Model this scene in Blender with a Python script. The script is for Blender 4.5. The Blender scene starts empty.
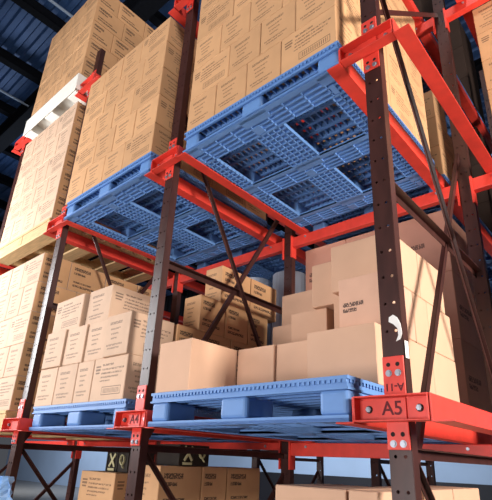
import bpy, bmesh, math, random
from mathutils import Vector, Matrix

random.seed(7)
C = bpy.context.scene.collection
SC = bpy.context.scene

# ------------------------------------------------------------------ camera
FPX, PCX, PCY = 463.2412, 254.14, 277.99
cd = bpy.data.cameras.new('camera')
cam = bpy.data.objects.new('camera', cd); C.objects.link(cam)
cam.location = (2.0817, -1.4948, 1.5146)
cam.rotation_euler = (1.94849, -0.03828, 0.71120)
cd.sensor_fit = 'HORIZONTAL'; cd.sensor_width = 36.0
cd.lens = FPX * 36.0 / 492.0
cd.shift_x = -(PCX - 246) / 492.0
cd.shift_y = (PCY - 250) / 492.0
cd.clip_start = 0.05; cd.clip_end = 200
SC.camera = cam

# ------------------------------------------------------------------ world, lights, exposure
w = bpy.data.worlds.new('world'); SC.world = w; w.use_nodes = True
bg = w.node_tree.nodes['Background']
bg.inputs[0].default_value = (0.66, 0.70, 0.80, 1); bg.inputs[1].default_value = 0.10

def area(name, loc, target, size, power, col, size_y=None):
    l = bpy.data.lights.new(name, 'AREA'); l.energy = power; l.color = col
    l.shape = 'RECTANGLE'; l.size = size; l.size_y = size_y or size
    o = bpy.data.objects.new(name, l); C.objects.link(o); o.location = loc
    d = Vector(target) - Vector(loc)
    o.rotation_euler = d.to_track_quat('-Z', 'Y').to_euler()
    return o
area('aisle_light_left', (-3.9, -1.7, 3.0), (-1.7, 0, 3.1), 1.8, 205, (0.97, 0.985, 1.0))
area('fill_right', (4.7, 0.50, 2.7), (1.3, 0.55, 2.6), 1.0, 290, (1.0, 0.94, 0.86))  # added off-frame fill for the right-hand sides, no lamp seen there
area('fill_low', (0.6, -5.2, 0.8), (0.6, 0, 2.5), 2.2, 250, (1.0, 0.96, 0.95))  # added fill behind the camera, lifts fronts and pallet undersides
area('fill_high', (2.2, -1.6, 7.6), (-1.5, 0.5, 5.4), 0.9, 150, (1.0, 0.95, 0.9))  # added overhead fill for the right sides of the top cartons
area('wall_fill', (-6, 7.0, 3.5), (-5, 11, 1.6), 3.0, 260, (0.85, 0.92, 1.0))  # added lamp that brightens the pale back wall
area('wall_fill_far', (-19, 7.0, 4.0), (-20, 12, 1.2), 3.0, 260, (0.88, 0.93, 1.0))  # second added lamp, lifts the far end of the wall
area('roof_fill', (-9, 2.0, 6.6), (-7.0, 1.5, 9.0), 2.0, 45, (0.75, 0.86, 1.0))  # added uplight, only brightens the ceiling
SC.view_settings.view_transform = 'Standard'
SC.view_settings.look = 'None'
SC.view_settings.gamma = 1.0
SC.view_settings.use_curve_mapping = False
SC.view_settings.exposure = 0.0

# ------------------------------------------------------------------ materials
def lin(r, g, b):
    f = lambda c: (c / 255 / 12.92) if c <= 10 else ((c / 255 + .055) / 1.055) ** 2.4
    return (f(r), f(g), f(b), 1)

def mat(name, rgb, rough=.6, metal=0.0, var=.08, scale=18.0, stretch=(1, 1, 1), bump=0.0, rnd=0.0, spec=.4):
    m = bpy.data.materials.new(name); m.use_nodes = True
    nt = m.node_tree; b = nt.nodes['Principled BSDF']
    b.inputs['Roughness'].default_value = rough; b.inputs['Metallic'].default_value = metal
    b.inputs['Specular IOR Level'].default_value = spec
    tc = nt.nodes.new('ShaderNodeTexCoord'); mp = nt.nodes.new('ShaderNodeMapping')
    mp.inputs['Scale'].default_value = stretch
    nt.links.new(tc.outputs['Object'], mp.inputs[0])
    nz = nt.nodes.new('ShaderNodeTexNoise'); nz.inputs['Scale'].default_value = scale
    nz.inputs['Detail'].default_value = 4
    nt.links.new(mp.outputs[0], nz.inputs['Vector'])
    hsv = nt.nodes.new('ShaderNodeHueSaturation'); hsv.inputs['Color'].default_value = rgb
    mr = nt.nodes.new('ShaderNodeMapRange')
    mr.inputs[1].default_value = .3; mr.inputs[2].default_value = .7
    mr.inputs[3].default_value = 1 - var; mr.inputs[4].default_value = 1 + var
    nt.links.new(nz.outputs[0], mr.inputs[0])
    if rnd:
        oi = nt.nodes.new('ShaderNodeObjectInfo'); m2 = nt.nodes.new('ShaderNodeMapRange')
        m2.inputs[3].default_value = 1 - rnd; m2.inputs[4].default_value = 1 + rnd
        nt.links.new(oi.outputs['Random'], m2.inputs[0])
        mu = nt.nodes.new('ShaderNodeMath'); mu.operation = 'MULTIPLY'
        nt.links.new(mr.outputs[0], mu.inputs[0]); nt.links.new(m2.outputs[0], mu.inputs[1])
        nt.links.new(mu.outputs[0], hsv.inputs['Value'])
    else:
        nt.links.new(mr.outputs[0], hsv.inputs['Value'])
    nt.links.new(hsv.outputs[0], b.inputs['Base Color'])
    if bump:
        bp = nt.nodes.new('ShaderNodeBump'); bp.inputs['Strength'].default_value = bump
        bp.inputs['Distance'].default_value = .004
        nt.links.new(nz.outputs[0], bp.inputs['Height']); nt.links.new(bp.outputs[0], b.inputs['Normal'])
    return m, hsv

def M(*a, **k): return mat(*a, **k)[0]

def printed(name, rgb, rects, ink, strength):
    """cardboard with rows of printed matter; UV runs 0..1 over each face"""
    m, hsv = mat(name, rgb, rough=.75, var=.05, scale=9, rnd=.07, spec=.25)
    nt = m.node_tree; L = nt.links.new
    uv = nt.nodes.new('ShaderNodeUVMap'); sp = nt.nodes.new('ShaderNodeSeparateXYZ')
    L(uv.outputs[0], sp.inputs[0])
    def mth(op, a, b=None):
        n = nt.nodes.new('ShaderNodeMath'); n.operation = op
        for i, x in enumerate((a, b)):
            if x is None: continue
            if isinstance(x, (int, float)): n.inputs[i].default_value = x
            else: L(x, n.inputs[i])
        return n.outputs[0]
    u, v = sp.outputs[0], sp.outputs[1]
    def between(x, a, b): return mth('MULTIPLY', mth('GREATER_THAN', x, a), mth('LESS_THAN', x, b))
    def rect(u0, u1, v0, v1): return mth('MULTIPLY', between(u, u0, u1), between(v, v0, v1))
    # letter-like break up
    mp = nt.nodes.new('ShaderNodeMapping'); mp.inputs['Scale'].default_value = (42, 26, 1)
    L(uv.outputs[0], mp.inputs[0])
    oi = nt.nodes.new('ShaderNodeObjectInfo')
    nz = nt.nodes.new('ShaderNodeTexNoise'); nz.inputs['Scale'].default_value = 1.0; nz.inputs['Detail'].default_value = 1
    L(mp.outputs[0], nz.inputs['Vector'])
    glyph = mth('GREATER_THAN', nz.outputs[0], .44)
    tot = None
    for (kind, u0, u1, v0, v1) in rects:
        r = rect(u0, u1, v0, v1)
        if kind == 'text': r = mth('MULTIPLY', r, glyph)
        elif kind == 'box':
            inner = rect(u0 + .012, u1 - .012, v0 + .018, v1 - .018)
            r = mth('SUBTRACT', r, inner)
        elif kind == 'bars':
            st = mth('GREATER_THAN', mth('SINE', mth('MULTIPLY', u, 170.0)), .1)
            r = mth('MULTIPLY', r, st)
        tot = r if tot is None else mth('MAXIMUM', tot, r)
    fac = mth('MULTIPLY', tot, strength)
    mx = nt.nodes.new('ShaderNodeMix'); mx.data_type = 'RGBA'
    L(fac, mx.inputs[0]); L(hsv.outputs[0], mx.inputs[6]); mx.inputs[7].default_value = ink
    L(mx.outputs[2], nt.nodes['Principled BSDF'].inputs['Base Color'])
    return m

TAN = lin(202, 156, 114)
PINK = lin(205, 158, 126)
INK = lin(52, 40, 40)
END_R = [('text', .16, .66, .76, .83), ('text', .22, .62, .63, .67), ('text', .24, .56, .51, .55), ('text', .27, .52, .40, .44),
         ('text', .12, .76, .24, .285), ('text', .17, .66, .165, .205)]
SIDE_R = [('solid', .07, .22, .78, .82), ('solid', .07, .22, .70, .75), ('solid', .08, .20, .63, .67), ('text', .27, .60, .80, .85), ('text', .27, .92, .70, .74),
          ('text', .26, .86, .61, .65), ('text', .26, .78, .52, .56), ('text', .24, .55, .44, .47), ('box', .34, .90, .13, .32), ('bars', .38, .86, .17, .28)]
BOLD_R = [('text', .10, .55, .74, .86), ('text', .10, .42, .60, .68), ('text', .12, .62, .30, .36), ('text', .12, .80, .16, .24)]
NOTE_R = [('text', .10, .58, .45, .53), ('text', .10, .42, .35, .42)]
MT = {}
MT['card'] = mat('cardboard_plain', TAN, rough=.75, var=.05, scale=9, rnd=.06, spec=.25)[0]
MT['card_end'] = printed('cardboard_printed_end', TAN, END_R, INK, .55)
MT['card_side'] = printed('cardboard_printed_side', TAN, SIDE_R, INK, .62)
MT['card_bold'] = printed('cardboard_bold_print', lin(196, 150, 108), BOLD_R, INK, .85)
PALE = lin(207, 174, 148)
MT['pale'] = mat('pale_cardboard', PALE, rough=.75, var=.05, scale=9, rnd=.05, spec=.25)[0]
MT['pale_end'] = printed('pale_cardboard_printed_end', PALE, END_R, INK, .55)
MT['pale_side'] = printed('pale_cardboard_printed_side', PALE, SIDE_R, INK, .62)
MT['plain'] = mat('smooth_cardboard', lin(207, 166, 138), rough=.7, var=.035, scale=6, rnd=.04, spec=.25)[0]
MT['plain_note'] = printed('smooth_cardboard_note', lin(207, 164, 140), NOTE_R, INK, .85)
MT['dark'] = mat('shaded_carton', lin(58, 44, 38), rough=.8, var=.1, scale=5, rnd=.1, spec=.2)[0]  # darkness of the unlit deep rack put into the carton colour
MT['rose'] = mat('rose_cardboard', lin(190, 138, 118), rough=.75, var=.05, scale=5, rnd=.04, spec=.25)[0]
MT['rose_note'] = printed('rose_cardboard_note', lin(190, 138, 118), NOTE_R, INK, .7)
MT['red'] = M('red_rack_paint', lin(218, 62, 49), rough=.45, var=.10, scale=14, spec=.5)
MT['brown'] = M('brown_rack_paint', lin(62, 33, 29), rough=.40, var=.25, scale=22, stretch=(1, 1, .25), spec=.4)
MT['blue'] = M('blue_pallet_plastic', lin(100, 140, 197), rough=.5, var=.07, scale=10, spec=.4)
MT['steel'] = M('zinc_bolt', lin(165, 170, 180), rough=.35, metal=.7, var=.1)
MT['hole'] = M('dark_hole', lin(30, 14, 12), rough=.8)
MT['ink'] = M('dark_marker', lin(96, 20, 30), rough=.7)
MT['wood'] = M('pallet_wood', lin(205, 170, 122), rough=.75, var=.18, scale=7, stretch=(1, 9, 9), bump=.2, rnd=.08)
MT['white'] = M('white_plastic', lin(240, 236, 226), rough=.5, var=.04)
MT['paint'] = M('white_paint_smear', lin(235, 232, 228), rough=.6)
MT['floor'] = M('concrete', lin(150, 146, 140), rough=.35, var=.12, scale=3, spec=.5)
MT['roof'] = M('blue_metal_roof', lin(62, 92, 140), rough=.45, var=.25, scale=1.3, metal=.2)
MT['purlin'] = M('dark_steel', lin(14, 16, 22), rough=.8, var=.2, spec=.1)
MT['pipe'] = M('galvanised_pipe', lin(150, 165, 185), rough=.4, metal=.3)
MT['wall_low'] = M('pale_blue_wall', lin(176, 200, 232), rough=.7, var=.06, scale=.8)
MT['wall_shade'] = M('shaded_metal_cladding', lin(36, 36, 44), rough=.6, var=.2, scale=1.2)  # dark tone paints in the unlit upper background
MT['wrap'] = M('blue_wrap', lin(150, 190, 235), rough=.3, var=.1)
MT['crate'] = M('dark_crate', lin(44, 36, 30), rough=.7, var=.2)
MT['cream'] = M('cream_paint', lin(205, 195, 150), rough=.7)
MT['olive'] = M('olive_canvas', lin(110, 105, 58), rough=.8, var=.15)
MT['orange'] = M('orange_board', lin(225, 110, 50), rough=.6)
MT['grey_wrap'] = M('grey_stretch_wrap', lin(190, 200, 215), rough=.3, var=.15, scale=4, stretch=(6, 6, .5))

# ------------------------------------------------------------------ mesh helpers
class MB:
    def __init__(s): s.v = []; s.f = []; s.m = []
    def face(s, pts, mi=0):
        n = len(s.v); s.v += [tuple(p) for p in pts]; s.f.append(tuple(range(n, n + len(pts)))); s.m.append(mi)
    def box(s, x0, x1, y0, y1, z0, z1, mi=0):
        n = len(s.v)
        s.v += [(x0, y0, z0), (x1, y0, z0), (x1, y1, z0), (x0, y1, z0), (x0, y0, z1), (x1, y0, z1), (x1, y1, z1), (x0, y1, z1)]
        for q in ((0, 3, 2, 1), (4, 5, 6, 7), (0, 1, 5, 4), (1, 2, 6, 5), (2, 3, 7, 6), (3, 0, 4, 7)):
            s.f.append(tuple(n + i for i in q)); s.m.append(mi)
        return s
    def bar(s, a, b, wdt, h, up=(0, 0, 1)):
        a = Vector(a); b = Vector(b); d = (b - a).normalized()
        sd = d.cross(Vector(up))
        if sd.length < 1e-4: sd = d.cross(Vector((1, 0, 0)))
        sd.normalize(); u = sd.cross(d).normalized()
        n = len(s.v)
        for p in (a, b):
            for i, j in ((-1, -1), (1, -1), (1, 1), (-1, 1)):
                s.v.append(tuple(p + sd * (i * wdt / 2) + u * (j * h / 2)))
        for q in ((3, 2, 1, 0), (4, 5, 6, 7), (0, 1, 5, 4), (1, 2, 6, 5), (2, 3, 7, 6), (3, 0, 4, 7)):
            s.f.append(tuple(n + i for i in q)); s.m.append(0)
        return s
    def cyl(s, a, b, r, seg=12, r2=None):
        a = Vector(a); b = Vector(b); d = (b - a).normalized()
        sd = d.cross(Vector((0, 0, 1)))
        if sd.length < 1e-4: sd = Vector((1, 0, 0))
        sd.normalize(); u = sd.cross(d); n = len(s.v); r2 = r if r2 is None else r2
        for p, rr in ((a, r), (b, r2)):
            for k in range(seg):
                t = 2 * math.pi * k / seg
                s.v.append(tuple(p + sd * (rr * math.cos(t)) + u * (rr * math.sin(t))))
        for k in range(seg):
            s.f.append((n + k, n + (k + 1) % seg, n + seg + (k + 1) % seg, n + seg + k)); s.m.append(0)
        s.f.append(tuple(n + k for k in reversed(range(seg)))); s.m.append(0)
        s.f.append(tuple(n + seg + k for k in range(seg))); s.m.append(0)
        return s
    def build(s, name, mats, parent=None, bevel=0.0, solid=0.0, fix=True, smooth=False):
        me = bpy.data.meshes.new(name); me.from_pydata(s.v, [], s.f)
        for mm in (mats if isinstance(mats, (list, tuple)) else [mats]): me.materials.append(mm)
        for i, p in enumerate(me.polygons): p.material_index = s.m[i]; p.use_smooth = smooth
        if fix:
            bm = bmesh.new(); bm.from_mesh(me); bmesh.ops.recalc_face_normals(bm, faces=bm.faces); bm.to_mesh(me); bm.free()
        me.update()
        o = bpy.data.objects.new(name, me); C.objects.link(o)
        if parent: o.parent = parent
        if bevel:
            bv = o.modifiers.new('bevel', 'BEVEL'); bv.width = bevel; bv.segments = 2; bv.limit_method = 'ANGLE'
        if solid:
            sm = o.modifiers.new('solid', 'SOLIDIFY'); sm.thickness = solid; sm.offset = 0
        return o

def tag(o, label, cat, group=None, kind=None):
    if label: o['label'] = label
    if cat: o['category'] = cat
    if group: o['group'] = group
    if kind: o['kind'] = kind
    return o

def empty(name, loc, label, cat, group=None):
    o = bpy.data.objects.new(name, None); C.objects.link(o); o.location = loc; o.empty_display_size = .1
    return tag(o, label, cat, group)

def copy_tree(o, parent=None):
    c = o.copy(); C.objects.link(c); c.parent = parent
    for ch in list(o.children): copy_tree(ch, c)
    return c

def struct(o): o['kind'] = 'structure'; return o

def text_mesh(body, size, parent, loc, rot, name='lettering', mtl=None):
    cu = bpy.data.curves.new(name, 'FONT'); cu.body = body; cu.size = size
    cu.align_x = 'CENTER'; cu.align_y = 'CENTER'; cu.extrude = .0006; cu.resolution_u = 4; cu.offset = .0008
    t = bpy.data.objects.new(name, cu); C.objects.link(t)
    dg = bpy.context.evaluated_depsgraph_get(); dg.update()
    me = bpy.data.meshes.new_from_object(t.evaluated_get(dg))
    bpy.data.objects.remove(t); bpy.data.curves.remove(cu)
    me.materials.clear(); me.materials.append(mtl or MT['ink'])
    o = bpy.data.objects.new(name, me); C.objects.link(o); o.parent = parent; o.location = loc; o.rotation_euler = rot
    return o

# ------------------------------------------------------------------ the setting
L1, L2, L3 = 1.692, 3.275, 4.76
LEVEL = {1: L1, 2: L2, 3: L3}
PB = -.040            # pallet base relative to level centre
f = MB().box(-30, 14, -8, 14, -.05, 0); struct(f.build('floor', MT['floor']))
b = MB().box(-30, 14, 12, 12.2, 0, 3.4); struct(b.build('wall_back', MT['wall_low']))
b = MB().box(-30, 14, 12, 12.2, 3.4, 9.2); b.box(-9.5, 14, 11.96, 12.2, 0, 1.2)  # low dark band paints the shadowed pallets onto the wall
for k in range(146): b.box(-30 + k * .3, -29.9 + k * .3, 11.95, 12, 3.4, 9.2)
struct(b.build('wall_shade_trim', MT['wall_shade']))
# corrugated roof deck, ridges along X
b = MB(); y = -8.0; prof = []
while y < 14: prof += [(y, 9.05), (y + .10, 9.05), (y + .13, 9.0), (y + .22, 9.0), (y + .25, 9.05)]; y += .25
for (a0, z0), (a1, z1) in zip(prof, prof[1:]): b.face([(-30, a0, z0), (14, a0, z0), (14, a1, z1), (-30, a1, z1)])
struct(b.build('ceiling', MT['roof'], solid=.01, fix=False))
b = MB()
for k in range(20):
    x = -22 + k * 1.55
    b.box(x, x + .06, -8, 14, 8.76, 8.99); b.box(x - .05, x + .11, -8, 14, 8.74, 8.77)
struct(b.build('trim_2', MT['purlin']))
b = MB()
for y in (-1.2, 1.25, 6.2):
    b.box(-30, 14, y, y + .04, 8.3, 8.74); b.box(-30, 14, y - .12, y + .16, 8.28, 8.33); b.box(-30, 14, y - .12, y + .16, 8.70, 8.74)
struct(b.build('trim_3', MT['purlin']))
b = MB()
for x in (-4.42, -7.3): b.cyl((x, -8, 8.7), (x, 14, 8.7), .025)
struct(b.build('trim_4', MT['pipe']))

# ------------------------------------------------------------------ rack frames
FX = [-4.2, -2.8, -1.4, 0.003, 1.406]
FN = ['far left', 'second left', 'left', 'middle', 'right']
YR = 1.25
PW, PD = .075, .045

def post_mb(h):
    """C post with pairs of real holes in its front face"""
    mb = MB(); hw = PW / 2; c = .009; r = .0058; hx = (-.0165, .0165)
    xs = [-hw, hx[0] - c, hx[0] + c, hx[1] - c, hx[1] + c, hw]
    zs = [0.0]; z = .10
    holes = set()
    while z < h - .05:
        zs += [z - c, z + c]; holes.add(len(zs) - 2); z += .1025
    zs.append(h)
    for j in range(len(zs) - 1):
        z0, z1 = zs[j], zs[j + 1]
        if j not in holes:
            mb.face([(-hw, 0, z0), (hw, 0, z0), (hw, 0, z1), (-hw, 0, z1)]); continue
        for i in range(5):
            x0, x1 = xs[i], xs[i + 1]
            if i not in (1, 3):
                mb.face([(x0, 0, z0), (x1, 0, z0), (x1, 0, z1), (x0, 0, z1)]); continue
            cx, cz = (x0 + x1) / 2, (z0 + z1) / 2
            oc = [(cx + r * math.cos(math.pi / 8 + k * math.pi / 4), cz + r * math.sin(math.pi / 8 + k * math.pi / 4)) for k in range(8)]
            cor = [(x1, z1), (x0, z1), (x0, z0), (x1, z0)]
            # octagon points 0..7 counter-clockwise from +22.5deg
            for k in range(4):
                a, b2, nx = oc[(2 * k) % 8], oc[(2 * k + 1) % 8], oc[(2 * k + 2) % 8]
                cn, c2 = cor[k], cor[(k + 1) % 4]
                mb.face([(cn[0], 0, cn[1]), (b2[0], 0, b2[1]), (a[0], 0, a[1])])
                mb.face([(cn[0], 0, cn[1]), (c2[0], 0, c2[1]), (nx[0], 0, nx[1]), (b2[0], 0, b2[1])])
    for sx in (-1, 1):
        mb.face([(sx * hw, 0, 0), (sx * hw, PD, 0), (sx * hw, PD, h), (sx * hw, 0, h)])
        mb.face([(sx * hw, PD, 0), (sx * (hw - .022), PD, 0), (sx * (hw - .022), PD, h), (sx * hw, PD, h)])
    return mb

pm = {}
def post(h, parent, y):
    if h not in pm:
        o = post_mb(h).build('post', MT['brown'], parent, solid=.0028, fix=False); pm[h] = o
    else:
        o = pm[h].copy(); C.objects.link(o); o.parent = parent
    o.location = (0, y, .012)
    return o

frames = []
XZ = [-.62, 1.535, 3.66, 5.8]
def frame(x, y, h, label, top_only_diag=False, near=True):
    t = empty('upright_frame', (x, y, 0), label, 'rack upright', 'brown rack uprights')
    post(h, t, 0); post(h, t, YR)
    for yy in (.03, YR + .03):
        MB().box(-.07, .07, yy - .06, yy + .06, 0, .012).build('foot_plate', MT['brown'], t)
    a, b2 = PD - .01, YR + .01
    zz = [.12, 1.535, 3.68, 5.8]
    for k in range(len(zz) - 1):
        z0, z1 = zz[k], zz[k + 1]
        if z1 > h: z1 = h - .1
        m = (z0 + z1) / 2
        for sgn, off in ((1, .014), (-1, -.014)):
            
            za, zb = (z1 + .01, z0 + .135) if sgn == 1 else (z0 + .015, z1 - .10)
            if k == 2:
                if sgn == 1: continue
                za, zb = 3.56, 4.72
            wl = .022 if sgn == 1 else .030
            if x > 1 and near and k == 1: za, zb = (3.86, 1.76) if sgn == 1 else (1.31, 3.44)
            A = Vector((off, a, za)); B = Vector((off, b2, zb)); n = (B - A).normalized(); s = Vector((0, -n.z, n.y))
            mb = MB()
            mb.bar(A, B, .004, wl, up=s)                 # leg of the angle in the frame plane
            mb.bar(A + Vector((sgn * .010, 0, 0)) + s * (wl / 2 - .002), B + Vector((sgn * .010, 0, 0)) + s * (wl / 2 - .002), .020, .004, up=s)
            mb.build('diagonal_brace', MT['brown'], t)
        for m in ((m, 1.575) if k == 1 else (m,) if k == 0 else ()):
            mb = MB(); mb.bar((0, a, m), (0, b2, m), .038, .004); mb.bar((-.018, a, m - .016), (-.018, b2, m - .016), .004, .034)
            mb.build('horizontal_strut', MT['brown'], t)
    return t

frames_near = []
for i, x in enumerate(FX):
    h = 5.2
    lab = {0: 'brown perforated rack upright beyond the far left cartons', 1: 'brown perforated rack upright left of the overexposed left cartons',
           2: 'brown perforated rack upright third from the right, left of printed cartons',
           3: 'brown perforated rack upright in the middle of the photo, with X bracing',
           4: 'nearest brown perforated rack upright at right, bearing A5 bracket'}[i]
    frames_near.append(frame(x, 0, h, lab))
frames_far = []
for i, x in enumerate(FX):
    if i < 2: continue
    frames_far.append(frame(x, 2.55, 5.2, 'brown second-deep rack upright behind the %s upright' % {2: 'left', 3: 'middle', 4: 'nearest right'}[i]))

# white paint smear on the nearest post
mb = MB(); mb.v = []
pts = [(-.004, 2.018), (.012, 2.026), (.026, 2.014), (.036, 1.990), (.039, 1.955), (.030, 1.935), (.016, 1.930), (.026, 1.950), (.024, 1.975), (.010, 1.992), (-.006, 2.002)]
mb.face([(x, -.0025, z - .012) for x, z in pts]); mb.face([(x, -.006, z - .012) for x, z in reversed(pts)])
n = len(pts)
for k in range(n): mb.f.append((k, (k + 1) % n, 2 * n - 1 - (k + 1) % n, 2 * n - 1 - k)); mb.m.append(0)
o = mb.build('paint_smear', MT['paint'], frames_near[4]); o['label'] = 'white paint smear'
mb = MB().box(.0425, .0435, .002, .03, 1.86, 1.92)
o = mb.build('paint_smear', MT['paint'], frames_near[4], bevel=.008); o['label'] = 'white paint smear'

# ------------------------------------------------------------------ arm brackets
def bracket(x, z, label, text=None, small=None, rot_small=False):
    t = empty('arm_bracket', (x, 0, z), label, 'bracket', 'red rail brackets bolted to the uprights')
    # vertical mounting plate on the post
    mp_ = MB().box(-.038, .038, -.010, -.003, -.125, .175).build('mounting_plate', MT['red'], t, bevel=.002)
    ch = MB()
    ch.box(-.127, .127, -.020, -.012, -.041, .041)                              # web
    ch.box(-.127, .127, -.062, -.020, .036, .041); ch.box(-.127, .127, -.062, -.020, -.041, -.036)   # flanges
    ch.box(-.127, -.123, -.062, -.020, -.036, .036); ch.box(.123, .127, -.062, -.020, -.036, .036)
    ch.build('channel', MT['red'], t, bevel=.0012)
    np_ = MB().box(-.052, .042, -.027, -.020, -.034, .034).build('name_plate', MT['red'], t, bevel=.001)
    for sx in (-1, 1): MB().box(sx * .128 - (.078 if sx > 0 else 0), sx * .128 + (.078 if sx < 0 else 0), -.024, -.020, -.032, .032).build('end_plate', MT['red'], t, bevel=.001)
    for sx in (-.088, .086):
        b = MB(); b.cyl((sx, -.0265, 0), (sx, -.034, 0), .0095, 6); b.cyl((sx, -.034, 0), (sx, -.038, 0), .0055, 10)
        bo = b.build('bolt', MT['steel'], t)
        MB().cyl((sx, -.024, 0), (sx, -.0265, 0), .0125, 14).build('washer', MT['hole'], bo)
    for z0, zh in ((.118, .147), (-.107, -.078)):
        for sx in (-.0165, .0165):
            b = MB(); b.cyl((sx, -.010, z0), (sx, -.017, z0), .009, 6); b.cyl((sx, -.010, z0), (sx, -.012, z0), .0115, 12)
            b.build('bolt', MT['steel'], t)
            MB().cyl((sx, -.0098, zh), (sx, -.0106, zh), .0075, 12).build('bolt_hole', MT['hole'], mp_)
    R90 = math.pi / 2
    if text: text_mesh(text, .062, np_, (-.005, -.0276, 0), (R90, 0, 0))
    if small: text_mesh(small, .034, mp_, (0, -.0106, .072), (R90, math.pi if rot_small else 0, 0))
    return t

for i, x in enumerate(FX):
    for lv in (1, 2, 3):
        if i == 4 and lv == 3: pass
        pos = ['far left upright', 'second upright from left', 'left upright', 'middle upright', 'nearest right upright'][i]
        hgt = {1: 'lower', 2: 'upper', 3: 'topmost'}[lv]
        if i == 4 and lv == 1: lab = 'red bolted arm bracket lettered A5 on nearest right upright'
        elif i == 3 and lv == 1: lab = 'red bolted arm bracket lettered A4 on the middle upright'
        else: lab = 'red bolted arm bracket, %s one on the %s' % (hgt, pos)
        tx = {(4, 1): 'A5', (3, 1): 'A4'}.get((i, lv)); sm = {(4, 1): 'A-11', (3, 2): '15'}.get((i, lv))
        br = bracket(x, LEVEL[lv], lab, tx, sm if (i, lv) != (3, 2) else None, True)
        if (i, lv) == (3, 2): text_mesh('15', .03, br, (0, -.0106, -.10), (math.pi / 2, 0, 0))

# ------------------------------------------------------------------ rails and tie beams
def rail(x, side, lv, y1=3.85):
    mb = MB(); z = LEVEL[lv]
    s = side
    mb.box(min(s * .130, s * .135), max(s * .130, s * .135), -.058, y1, -.046, .040)
    mb.box(min(s * .135, s * .200), max(s * .135, s * .200), -.058, y1, -.046, -.041)
    o = mb.build('pallet_rail', MT['red'], None, bevel=.001); o.location = (x, 0, z)
    return o
for i, x in enumerate(FX):
    if i == 0: continue
    for lv in (1, 2, 3):
        for s in (-1, 1):
            o = rail(x, s, lv)
            tag(o, 'red angle rail running back from the %s bracket, %s side of %s upright' % ({1: 'lower', 2: 'upper', 3: 'topmost'}[lv], 'left' if s < 0 else 'right',
                {1: 'second left', 2: 'left', 3: 'middle', 4: 'nearest'}[i]), 'rail', 'red pallet rails')

def tie(x0, x1, lv, label, y=YR):
    t = empty('tie_beam', ((x0 + x1) / 2, y, LEVEL[lv] - .088), label, 'beam', 'red tie beams behind the front pallets')
    hw = (x1 - x0) / 2 - .045
    slim = lv == 1 and x0 != 0
    MB().box(-hw, hw, -.005, .045, -.006 if slim else -.042, .042).build('beam', MT['red'], t, bevel=.004)
    for sx in (-1, 1):
        MB().box(sx * (hw + .002) - .006, sx * (hw + .002) + .006, -.014, .05, -.13, .06).build('end_plate', MT['red'], t)
    for sx in (-hw * .8, hw * .8): MB().cyl((sx, -.005, .018), (sx, -.012, .018), .009, 8).build('bolt', MT['steel'], t)
    return t
names = {(-2.8, -1.4): 'left bay', (-1.4, 0): 'bay left of the middle upright', (0, 1.4): 'bay right of the middle upright', (1.4, 2.8): 'empty lane at the right', (-4.2, -2.8): 'leftmost bay'}
for lv in (1, 2, 3):
    for a, b2 in names:
        if lv == 3 and a > -2: 
            pass
        tie(a, b2, lv, 'red %s tie beam across the %s' % ({1: 'lower', 2: 'upper', 3: 'topmost'}[lv], names[(a, b2)]))
# dark lower ties under the lower red beams
for a, b2 in ((-2.8, -1.4), (-1.4, 0), (1.4, 2.8)):
    o = MB().box(-(b2 - a) / 2 + .05, (b2 - a) / 2 - .05, 0, .04, -.018, .018).build('tie_bar', MT['brown']); o.location = ((a + b2) / 2, YR + .0, 1.577)
    tag(o, 'dark brown tie bar under lower red beam, %s' % names[(a, b2)], 'beam')

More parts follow.
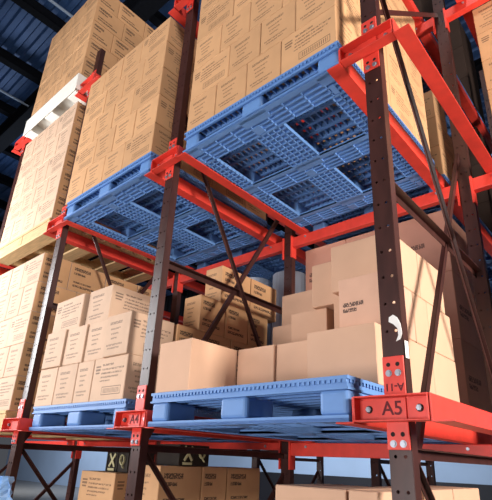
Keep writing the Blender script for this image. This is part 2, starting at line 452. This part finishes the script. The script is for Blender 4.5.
# ------------------------------------------------------------------ blue plastic pallets
PWX, PWY, PH = 1.092, 1.2, .155
def make_pallet():
    t = empty('plastic_pallet', (0, 0, 0), '', 'pallet')
    X, Y = PWX / 2, PWY
    # bottom deck: three runners each way, ribbed underneath, four openings
    mb = MB()
    rx = [(-X, -X + .125), (-.10, .10), (X - .14, X)]
    ry = [(0, .165), (Y / 2 - .08, Y / 2 + .08), (Y - .15, Y)]
    def runner(x0, x1, y0, y1, along):
        mb.box(x0, x1, y0, y1, .012, .022)
        # rim ribs
        for xx in ((x0, x0 + .006), (x1 - .006, x1)): mb.box(xx[0], xx[1], y0, y1, 0, .012)
        for yy in ((y0, y0 + .006), (y1 - .006, y1)): mb.box(x0, x1, yy[0], yy[1], 0, .012)
        if along == 'x':
            n = max(3, int((y1 - y0) / .028)); 
            for k in range(1, n): yy = y0 + (y1 - y0) * k / n; mb.box(x0, x1, yy - .0025, yy + .0025, 0, .012)
            n = 9
            for k in range(1, n): xx = x0 + (x1 - x0) * k / n; mb.box(xx - .003, xx + .003, y0, y1, .0, .012)
        else:
            n = max(3, int((x1 - x0) / .036))
            for k in range(1, n): xx = x0 + (x1 - x0) * k / n; mb.box(xx - .003, xx + .003, y0, y1, 0, .012)
            n = int((y1 - y0) / .034)
            for k in range(1, n): yy = y0 + (y1 - y0) * k / n; mb.box(x0, x1, yy - .003, yy + .003, 0, .012)
    for y0, y1 in ry:
        runner(-X, X, y0, y1, 'x')
        for x0, x1 in rx: mb.box(x0 + .01, x1 - .01, y0 + .012, y0 + (y1 - y0) * .45, -.0005, .012); mb.box(x0 + .03, (x0 + x1) / 2 - .012, y0 + (y1 - y0) * .55, y1 - .012, -.0005, .012)
        mb.box(-X, X, y0, y0 + .03, -.0005, .012)
    for x0, x1 in rx:
        for (a, b2) in ((.165, Y / 2 - .08), (Y / 2 + .08, Y - .15)): runner(x0, x1, a, b2, 'y')
    # solid pads where runners cross
    mb.build('bottom_deck', MT['blue'], t)
    # top deck
    mb = MB()
    z0, z1 = .112, PH
    mb.box(-X, X, 0, .022, .143, PH); mb.box(-X, X, Y - .022, Y, .143, PH); mb.box(-X, -X + .022, .022, Y - .022, .143, PH); mb.box(X - .022, X, .022, Y - .022, .143, PH)
    mb.box(-X + .006, X - .006, .006, .016, .110, .143); mb.box(-X + .006, X - .006, Y - .016, Y - .006, .110, .143)
    mb.box(-X + .006, -X + .016, .016, Y - .016, .110, .143); mb.box(X - .016, X - .006, .016, Y - .016, .110, .143)
    mb.box(-X, X, 0, .010, .108, .116); mb.box(-X, -X + .01, .01, Y, .108, .116); mb.box(X - .01, X, .01, Y, .108, .116)
    k = -X + .02
    while k < X: mb.box(k, k + .011, .0, .006, .131, .143); k += .022
    k = .02
    while k < Y:
        mb.box(-X, -X + .006, k, k + .012, .131, .143); mb.box(X - .006, X, k, k + .012, .131, .143); k += .024
    # lattice ribs
    nx = 26
    for k in range(1, nx): xx = -X + 2 * X * k / nx; mb.box(xx - .0045, xx + .0045, .016, Y - .016, .122, .150)
    ny = 16
    for k in range(1, ny): yy = Y * k / ny; mb.box(-X + .016, X - .016, yy - .008, yy + .008, .112, .152)
    mb.build('top_deck', MT['blue'], t)
    # nine blocks with rounded uprights and grooves
    for bx, bw in ((-X + .065, .118), (0, .15), (X - .065, .118)):
        for by in (.10, Y / 2, Y - .10):
            b = MB(); d = .185
            b.box(bx - bw / 2, bx + bw / 2, by - d / 2, by + d / 2, .020, .114)
            o = b.build('block', MT['blue'], t, bevel=.018)
            o.modifiers['bevel'].segments = 3
    return t
pal0 = make_pallet(); pal_used = [False]
def pallet(x0, y0, z0, label, group='blue plastic pallets', rot=0):
    o = pal0 if not pal_used[0] else copy_tree(pal0)
    pal_used[0] = True
    o.location = (x0 + PWX / 2, y0, z0); o.rotation_euler = (0, 0, rot); tag(o, label, 'pallet', group); return o

# wooden pallet
def wood_pallet(x0, y0, z0, W, D, label, mtl, group='wooden pallets'):
    t = empty('wooden_pallet', (x0 + W / 2, y0, z0), label, 'pallet', group)
    X = W / 2
    for k in range(4):
        yy = [0, .33, .72, D - .13][k]
        MB().box(-X, X, yy, yy + .13, 0, .02).build('bottom_board', mtl, t, bevel=.002)
    for xx in (-X, -.022, X - .045): MB().box(xx, xx + .045, 0.004, D - .004, .02, .118).build('stringer', mtl, t, bevel=.002)
    for k in range(7):
        yy = k * (D - .12) / 6
        MB().box(-X, X, yy, yy + .12, .118, .14).build('top_board', mtl, t, bevel=.002)
    MB().box(-X + .05, -.03, .006, .03, .022, .116).build('lead_board', mtl, t); MB().box(.03, X - .05, .006, .03, .022, .116).build('lead_board', mtl, t)
    return t

# ------------------------------------------------------------------ cartons
carton_mesh = {}
def carton(x0, x1, y0, y1, z0, z1, style, label, group, jit=True, rot=0.0):
    g = .0038
    sx, sy, sz = round(x1 - x0 - g, 4), round(y1 - y0 - g, 4), round(z1 - z0 - .0015, 4)
    key = (sx, sy, sz, style)
    if key not in carton_mesh:
        bm = bmesh.new(); bmesh.ops.create_cube(bm, size=1)
        for v in bm.verts: v.co = Vector((v.co.x * sx, v.co.y * sy, (v.co.z + .5) * sz))
        bmesh.ops.bevel(bm, geom=list(bm.edges), offset=.0035, segments=1, affect='EDGES')
        uvl = bm.loops.layers.uv.new('UVMap')
        for fc in bm.faces:
            n = fc.normal
            ax = max(range(3), key=lambda i: abs(n[i]))
            for lp in fc.loops:
                c = lp.vert.co
                if ax == 0: u = .5 + c.y / sy * (1 if n.x > 0 else -1)
                elif ax == 1: u = .5 + c.x / sx * (-1 if n.y > 0 else 1)
                else: u = .5 + c.x / sx
                lp[uvl].uv = (u, c.z / sz if ax < 2 else .5 + c.y / sy)
            main = abs(n[ax]) > .99
            fc.material_index = 0
            if main and ax < 2:
                wd = sy if ax == 0 else sx
                fc.material_index = 2 if wd > .29 else 1
                if style in ('bold', 'pale_bold') and ax == 0: fc.material_index = 3
        me = bpy.data.meshes.new('cardboard_box'); bm.to_mesh(me); bm.free()
        sets = {'pale_bold': ('pale', 'pale_end', 'pale_side', 'card_bold'), 'pale': ('pale', 'pale_end', 'pale_side', 'card_bold'), 'print': ('card', 'card_end', 'card_side', 'card_bold'), 'bold': ('card', 'card_end', 'card_side', 'card_bold'), 'plain': ('plain',) * 4,
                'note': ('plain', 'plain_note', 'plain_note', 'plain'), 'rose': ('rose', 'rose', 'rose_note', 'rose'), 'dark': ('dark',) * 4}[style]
        for s in sets: me.materials.append(MT[s])
        carton_mesh[key] = me
    o = bpy.data.objects.new('cardboard_box', carton_mesh[key]); C.objects.link(o)
    j = .0009 if jit else 0
    o.location = ((x0 + x1) / 2 + random.uniform(-j, j), (y0 + y1) / 2 + random.uniform(-j, 2 * j), z0)
    o.rotation_euler = (0, 0, rot + (random.uniform(-.0025, .0025) if jit else 0))
    tag(o, label, 'box', group); return o

ROW = ['bottom', 'second', 'third', 'fourth', 'fifth', 'sixth']
ORD = ['first', 'second', 'third', 'fourth', 'fifth', 'sixth']
S, Lg, BH = .2467, .34, .25
def unit_load(x0, y0, z0, rows, where, group, style='print', sides=True, ystart=None, W=1.08, bh=BH):
    """rows of cartons in alternating bond: front course plus the course along the right side"""
    s = (W - Lg) / 3
    for r in range(rows):
        za = z0 + r * bh; zb = za + bh
        odd = (r % 2 == 0)
        ws = [s, s, s, Lg] if odd else [Lg, s, s, s]
        x = x0
        for k, wd in enumerate(ws):
            dp = s if wd == Lg else Lg
            carton(x, x + wd, y0, y0 + dp, za, zb, style, 'printed carton, %s row, %s from left, front of %s' % (ROW[r], ORD[k], where), group)
            x += wd
        if sides:
            y = y0 + (s if odd else Lg)
            seq = [Lg, Lg, s] if odd else [s, s, Lg]
            for k, dp in enumerate(seq):
                wd = s if dp == Lg else Lg
                carton(x0 + W - wd, x0 + W, y, y + dp, za, zb, style, 'printed carton, %s row, %s back, right side of %s' % (ROW[r], ORD[k + 1], where), group)
                y += dp

YF = -.05
def bx(i): return (i - 3) * 1.4 + .173      # left edge of a pallet in the bay right of frame i
# --- upper level, bay right of the middle upright
pallet(bx(3), YF, L2 + PB, 'blue plastic pallet overhead, largest, between middle and nearest right uprights')
unit_load(bx(3) + .006, YF + .004, L2 + PB + PH, 5, 'largest overhead load', 'cartons on the largest overhead pallet')
# --- upper level, bay left of the middle upright
pallet(bx(2), YF - .02, L2 + PB, 'blue plastic pallet overhead, left of the middle upright')
unit_load(bx(2) - .045, YF - .016, L2 + PB + PH, 5, 'overhead load left of middle post', 'cartons on the overhead pallet left of the middle upright', W=1.125)
# --- upper level, far left bay on wood
wood_pallet(bx(1) + .012, YF, L2 + PB + .0, 1.07, 1.2, 'pale wooden pallet under the bright upper left cartons', MT['wood'])
unit_load(bx(1) + .02, YF + .004, L2 + PB + .14, 5, 'bright upper left load', 'cartons on the wooden pallet at upper left', style='pale_bold')
# --- top level, far left bay on white pallet
t = empty('white_slab_pallet', (bx(1) + .55, YF - .03, L3 + PB), 'white wrapped pallet under the topmost cartons at upper left', 'pallet')
for xx in (-.54, -.08, .38): MB().box(xx, xx + .16, 0, 1.2, 0, .10).build('runner', MT['white'], t, bevel=.006)
mb = MB().box(-.55, .55, -.01, 1.2, .10, .21); mb.build('deck', MT['white'], t, bevel=.008)
MB().box(-.55, .55, -.016, -.011, .0, .205).build('wrap', MT['white'], t, bevel=.002); MB().box(.551, .557, -.016, .30, .02, .205).build('wrap', MT['white'], t, bevel=.002)
unit_load(bx(1) + .01, YF - .02, L3 + PB + .21, 5, 'topmost load at upper left', 'cartons on the white pallet at the top left', style='bold')

# --- lower level, bay right of the middle upright: plain cartons in steps
zb = L1 + PB + PH
pallet(bx(3), YF - .02, L1 + PB, 'blue plastic pallet at eye level left of the A5 bracket')
G = 'smooth cartons stepped on the eye-level pallet'
z = [zb, zb + .25, zb + .5, zb + .75]
P_ = [ # x0,x1,y0,y1,layer,style,label
 (.188, .432, -.064, .262, 0, 'plain', 'smooth tan carton at front left corner of stepped stack'),
 (.436, .680, .250, .575, 0, 'plain', 'smooth tan carton just right of the front left corner carton'),
 (.683, .926, .262, .590, 0, 'plain', 'smooth tan carton, third along the bottom of stepped stack'),
 (.930, 1.266, .165, .415, 0, 'plain', 'wide smooth tan carton at bottom right, nearest the A5 post'),
 (1.020, 1.266, .418, .750, 0, 'plain', 'smooth carton on bottom right side behind the A5 post, first back'),
 (1.020, 1.266, .753, 1.085, 0, 'plain', 'smooth carton on bottom right side behind the A5 post, second back'),
 (.192, .432, .60, .93, 0, 'plain', 'smooth tan carton hidden behind the front left corner carton'),
 (.436, .682, .60, .93, 0, 'plain', 'smooth tan carton behind the second bottom carton of stepped stack'),
 (.686, .926, .60, .93, 0, 'plain', 'smooth tan carton behind the third bottom carton of stepped stack'),
 (1.050, 1.266, .245, .575, 1, 'note', 'smooth carton printed with two short lines beside the post'),
 (.880, 1.046, .480, .810, 1, 'plain', 'narrow smooth carton showing left of the two-line carton'),
 (.560, .800, .545, .875, 1, 'plain', 'smooth carton in second layer with pale square front'),
 (.300, .545, .700, 1.03, 1, 'plain', 'small set back smooth carton at left of second layer'),
 (1.052, 1.266, .580, .745, 1, 'plain', 'smooth carton in second layer, right side, first back'),
 (1.052, 1.266, .748, 1.080, 1, 'plain', 'smooth carton in second layer on right side, second back'),
 (.935, 1.266, .375, .680, 2, 'plain', 'smooth tan carton on top at right, over the two-line carton'),
 (.720, .932, .520, .850, 2, 'plain', 'tall standing smooth carton left of the top right carton'),
 (.935, 1.266, .684, 1.020, 2, 'plain', 'smooth tan carton on top at right, second back'),
 (.270, .560, .830, 1.16, 2, 'plain', 'set back smooth carton at the upper left of stepped stack'),
 (.290, .545, .835, 1.16, 0, 'plain', 'smooth carton lowest under the set back upper left carton'),
]
P_ = [q for q in P_ if q[6] != 'smooth carton lowest under the set back upper left carton']
for (x0, x1, y0, y1, ly, st, lab) in P_: carton(x0, x1, y0, y1, z[ly], z[ly + 1], st, lab, G, jit=False)

# --- second deep load behind the stepped cartons: rosy cartons
pallet(bx(3), 1.36, L1 + PB, 'blue plastic pallet behind the stepped smooth cartons')
G = 'rosy cartons behind the stepped stack'
for r in range(3):
    for k in range(3):
        carton(.085 + k * .38, .465 + k * .38, 1.37, 1.87, zb + r * .447, zb + (r + 1) * .447, 'rose', 'large rosy carton in second-deep stack, %s row, %s from left' % (ROW[r], ORD[k]), G)

# --- lower level, bay left of the middle upright
Y0 = .002
pallet(bx(2), Y0 - .004, L1 + PB, 'blue plastic pallet at eye level left of the A4 bracket')
G = 'printed cartons on the eye-level pallet left of the middle upright'
tx = lambda q: 2.0817 + (q - 2.0817) * 1.0346
xr = tx(-.105)
bh2 = .256
z = [zb + k * bh2 for k in range(4)]
rows1 = [(tx(-1.128), tx(-.884)), (tx(-.880), tx(-.634)), (tx(-.630), tx(-.445)), (tx(-.441), xr)]
lab1 = ['leftmost', 'second from left', 'third from left', 'wide with logo and bar code at right']
for (a, b2), l in zip(rows1, lab1):
    carton(a, b2, Y0, Y0 + (.25 if b2 == xr else .33), z[0], z[1], 'pale', 'printed carton, bottom row left of A4 bracket, %s' % l, G, jit=False)
rows2 = [(tx(-1.105), tx(-.850)), (tx(-.846), tx(-.604)), (tx(-.600), tx(-.362)), (tx(-.358), tx(-.112))]
lab2 = ['leftmost', 'second', 'third', 'rightmost one standing proud']
for k, ((a, b2), l) in enumerate(zip(rows2, lab2)):
    yo = [-.012, 0, .01, -.012][k]
    carton(a, b2, Y0 + yo, Y0 + yo + .33, z[1], z[2], 'pale', 'printed carton in second row left of A4 bracket, %s' % l, G, jit=False)
carton(tx(-1.128), tx(-.738), Y0 + .02, Y0 + .30, z[2], z[3] - .005, 'pale', 'wide pale printed carton on top at left of A4 load', G, jit=False, rot=-.02)
carton(tx(-.715), tx(-.440), Y0 + .04, Y0 + .44, z[2], z[3], 'pale', 'printed carton with logo side on top centre of A4 load', G, jit=False)
# right flank seen through the middle upright frame
fl = [(-.45, .0, .256, .50, 0, 'first back'), (-.352, .0, .504, .84, 0, 'second back'), (-.352, .0, .844, 1.18, 0, 'third back'),
      (-.36, .0, .335, .58, 1, 'first back'), (-.36, .0, .584, .83, 1, 'second back'), (-.36, .0, .834, 1.17, 1, 'third back'),
      (-.355, .0, .515, .76, 2, 'first back'), (-.355, .0, .764, 1.01, 2, 'second back'), (-.355, .0, 1.014, 1.24, 2, 'third back'), (-.62, -.36, .84, 1.16, 2, 'inner'),
      (-.36, .0, .70, 1.02, 3, 'front'), (-.36, .0, 1.024, 1.345, 3, 'rear'), (-.62, -.365, .45, .83, 1, 'inner front'), (-.62, -.365, .834, 1.16, 1, 'inner rear'),
      (-.62, -.365, .84, 1.16, 0, 'inner')]
zz = z + [z[3] + .28]
for a, b2, c, d, ly, l in fl:
    carton(a, b2 or xr, c, d, zz[ly], zz[ly + 1], 'bold', 'dark-printed carton on right flank of A4 load, %s layer, %s' % (ROW[ly], l), G, jit=False)
# pale wrapped rolls second deep
pallet(bx(2), 1.36, L1 + PB, 'blue plastic pallet second deep behind the A4 load')
for k, (rx_, ry_) in enumerate([(-.33, 1.72), (-.70, 1.66), (-1.05, 1.70)]):
    t = empty('wrapped_roll', (rx_, ry_, zb), 'pale stretch-wrapped tall roll behind middle rear upright, %s from right' % ORD[k], 'roll', 'stretch-wrapped rolls second deep')
    MB().cyl((0, 0, 0), (0, 0, 1.32), .16, 24).build('roll', MT['grey_wrap'], t, smooth=False)
    MB().cyl((0, 0, 1.3195), (0, 0, 1.34), .05, 16).build('core', MT['card'], t)

# --- lower level, far left bay
o = wood_pallet(bx(1) + .012, YF, L1 + PB, 1.07, 1.2, 'wooden pallet at lower left edge under bright cartons', MT['wood'])
unit_load(bx(1) + .04, YF + .004, L1 + PB + .14, 5, 'bright lower left load', 'cartons on the wooden pallet at lower left', style='pale_bold')

# --- second deep overhead pallet
pallet(bx(3), 1.33, L2 + PB, 'blue plastic pallet second deep behind the largest overhead pallet')
unit_load(bx(3) + .006, 1.336, L2 + PB + PH, 3, 'second-deep overhead load', 'cartons second deep overhead', sides=False)
pallet(bx(2), 1.33, L2 + PB, 'blue plastic pallet second deep behind overhead load left of middle upright')

# --- load across the empty lane at far right
pallet(bx(4), 1.30, L2 + PB, 'blue plastic pallet second deep at the right edge lane')
unit_load(bx(4) + .04, 1.30, L2 + PB + PH, 5, 'load at right edge of photo', 'cartons at the right edge of the photo', sides=False)

# --- deeper loads that close off the lanes
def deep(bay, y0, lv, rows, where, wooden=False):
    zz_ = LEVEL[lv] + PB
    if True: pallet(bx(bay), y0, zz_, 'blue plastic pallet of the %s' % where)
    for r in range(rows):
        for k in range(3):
            carton(bx(bay) + .01 + k * .355, bx(bay) + .365 + k * .355, y0 + .005, y0 + .45, zz_ + PH + r * .42, zz_ + PH + (r + 1) * .42, 'dark', 'shade-darkened carton, %s, %s row, %s from left' % (where, ROW[r], ORD[k]), 'large cartons deep in the rack')
deep(4, 1.15, 1, 3, 'unseen light-blocking load, right lane')  # added out of view to block the right-hand lamp
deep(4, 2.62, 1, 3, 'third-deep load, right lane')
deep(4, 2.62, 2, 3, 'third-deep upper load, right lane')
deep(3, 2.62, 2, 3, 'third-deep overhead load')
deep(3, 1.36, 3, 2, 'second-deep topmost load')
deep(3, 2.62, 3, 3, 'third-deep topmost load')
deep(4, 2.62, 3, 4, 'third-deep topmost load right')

# --- floor level loads
G = 'cartons standing on floor-level pallets'
def floor_stack(cells, style, where, top=1.43):
    n_ = 5; h = (top - .16) / n_
    for k, (a, b2, c, d) in enumerate(cells):
        for r in range(n_):
            carton(a, b2, c, d, .16 + r * h, .16 + (r + 1) * h, style, '%s carton, %s row, %s from left %s' % ({'print': 'printed', 'bold': 'printed', 'plain': 'smooth'}[style], ROW[r], ORD[k], where), G)
pallet(bx(2), -.02, 0.0, 'blue plastic pallet on the floor left of the middle upright')
pallet(bx(3), .06, 0.0, 'blue plastic pallet on the floor under the A5 load')
floor_stack([(-.94, -.545, .27, .60)], 'print', 'below A4 pallet', 1.42)
floor_stack([(-.38, -.135, .28, .60), (-.38, -.135, .605, .82), (-.38, -.135, .825, 1.15)], 'bold', 'under the middle bracing', 1.475)
floor_stack([(.82, 1.145, .10, .50), (1.15, 1.268, .10, .40)], 'plain', 'at floor level below the A5 bracket', 1.435)
floor_stack([(1.03, 1.268, .51, .83), (1.03, 1.268, .835, 1.2)], 'plain', 'behind the floor-level smooth cartons', 1.435)

# dark crates with cream marks
def crate(x, y, z0, label, marks):
    t = empty('marked_crate', (x, y, z0), label, 'crate')
    MB().box(-.12, .12, 0, .2, 0, .118).build('body', MT['crate'], t, bevel=.004)
    for k in range(3): MB().box(-.119 + k * .113, -.119 + k * .113 + .012, -.005, -.0005, .002, .116).build('batten', MT['crate'], t)
    for kind, mx in marks:
        mb = MB()
        if kind == 'x':
            mb.bar((mx - .03, -.007, .03), (mx + .03, -.007, .108), .004, .014, up=(.5, 0, .5)); mb.bar((mx + .03, -.0072, .03), (mx - .03, -.0072, .108), .004, .014, up=(.5, 0, -.5))
            mb.box(mx - .04, mx + .03, -.009, -.005, .006, .02)
        else:
            for q in range(10):
                a0 = 2 * math.pi * q / 10; a1 = 2 * math.pi * (q + 1) / 10
                mb.bar((mx + .022 * math.cos(a0), -.007, .074 + .03 * math.sin(a0)), (mx + .022 * math.cos(a1), -.007, .074 + .03 * math.sin(a1)), .004, .012, up=(0, 1, 0))
            mb.bar((mx - .02, -.0075, .07), (mx + .02, -.0075, .025), .004, .012, up=(0, 1, 0))
        mb.build('mark', MT['cream'], t)
    return t
crate(-.675, .36, 1.421, 'dark crate with cream cross and ring marks under the lower left beam', [('x', -.05), ('q', .06)])
CR = crate(-.142, .53, 1.476, 'dark crate with cream cross and ring marks seen through middle bracing', [('x', -.05), ('q', .06)])

CR.rotation_euler = (0, 0, math.pi / 2)
# crumpled blue wrap by the left upright
bm = bmesh.new(); bmesh.ops.create_grid(bm, x_segments=14, y_segments=22, size=.5)
for v in bm.verts:
    u_, v_ = v.co.x, v.co.y
    wv = .05 * (1 + .5 * math.sin(v_ * 9))
    v.co = Vector((u_ * .17 * (1 + .3 * math.sin(v_ * 11)) + random.uniform(-.006, .006), .03 * math.sin(u_ * 14 + v_ * 5) + random.uniform(-.012, .012), v_ * .5))
me = bpy.data.meshes.new('plastic_wrap'); bm.to_mesh(me); bm.free(); me.materials.append(MT['wrap'])
o = bpy.data.objects.new('plastic_wrap', me); C.objects.link(o); o.location = (-1.17, -.11, 1.12)
sm = o.modifiers.new('solid', 'SOLIDIFY'); sm.thickness = .003
tag(o, 'crumpled pale blue plastic wrap hanging beside the left upright', 'plastic wrap')
o = MB().box(-.02, .02, 0, .015, 0, 1.46).build('board', MT['orange'], bevel=.003); o.location = (-1.36, -.12, 0)
tag(o, 'narrow orange board standing at the lower left corner', 'board')
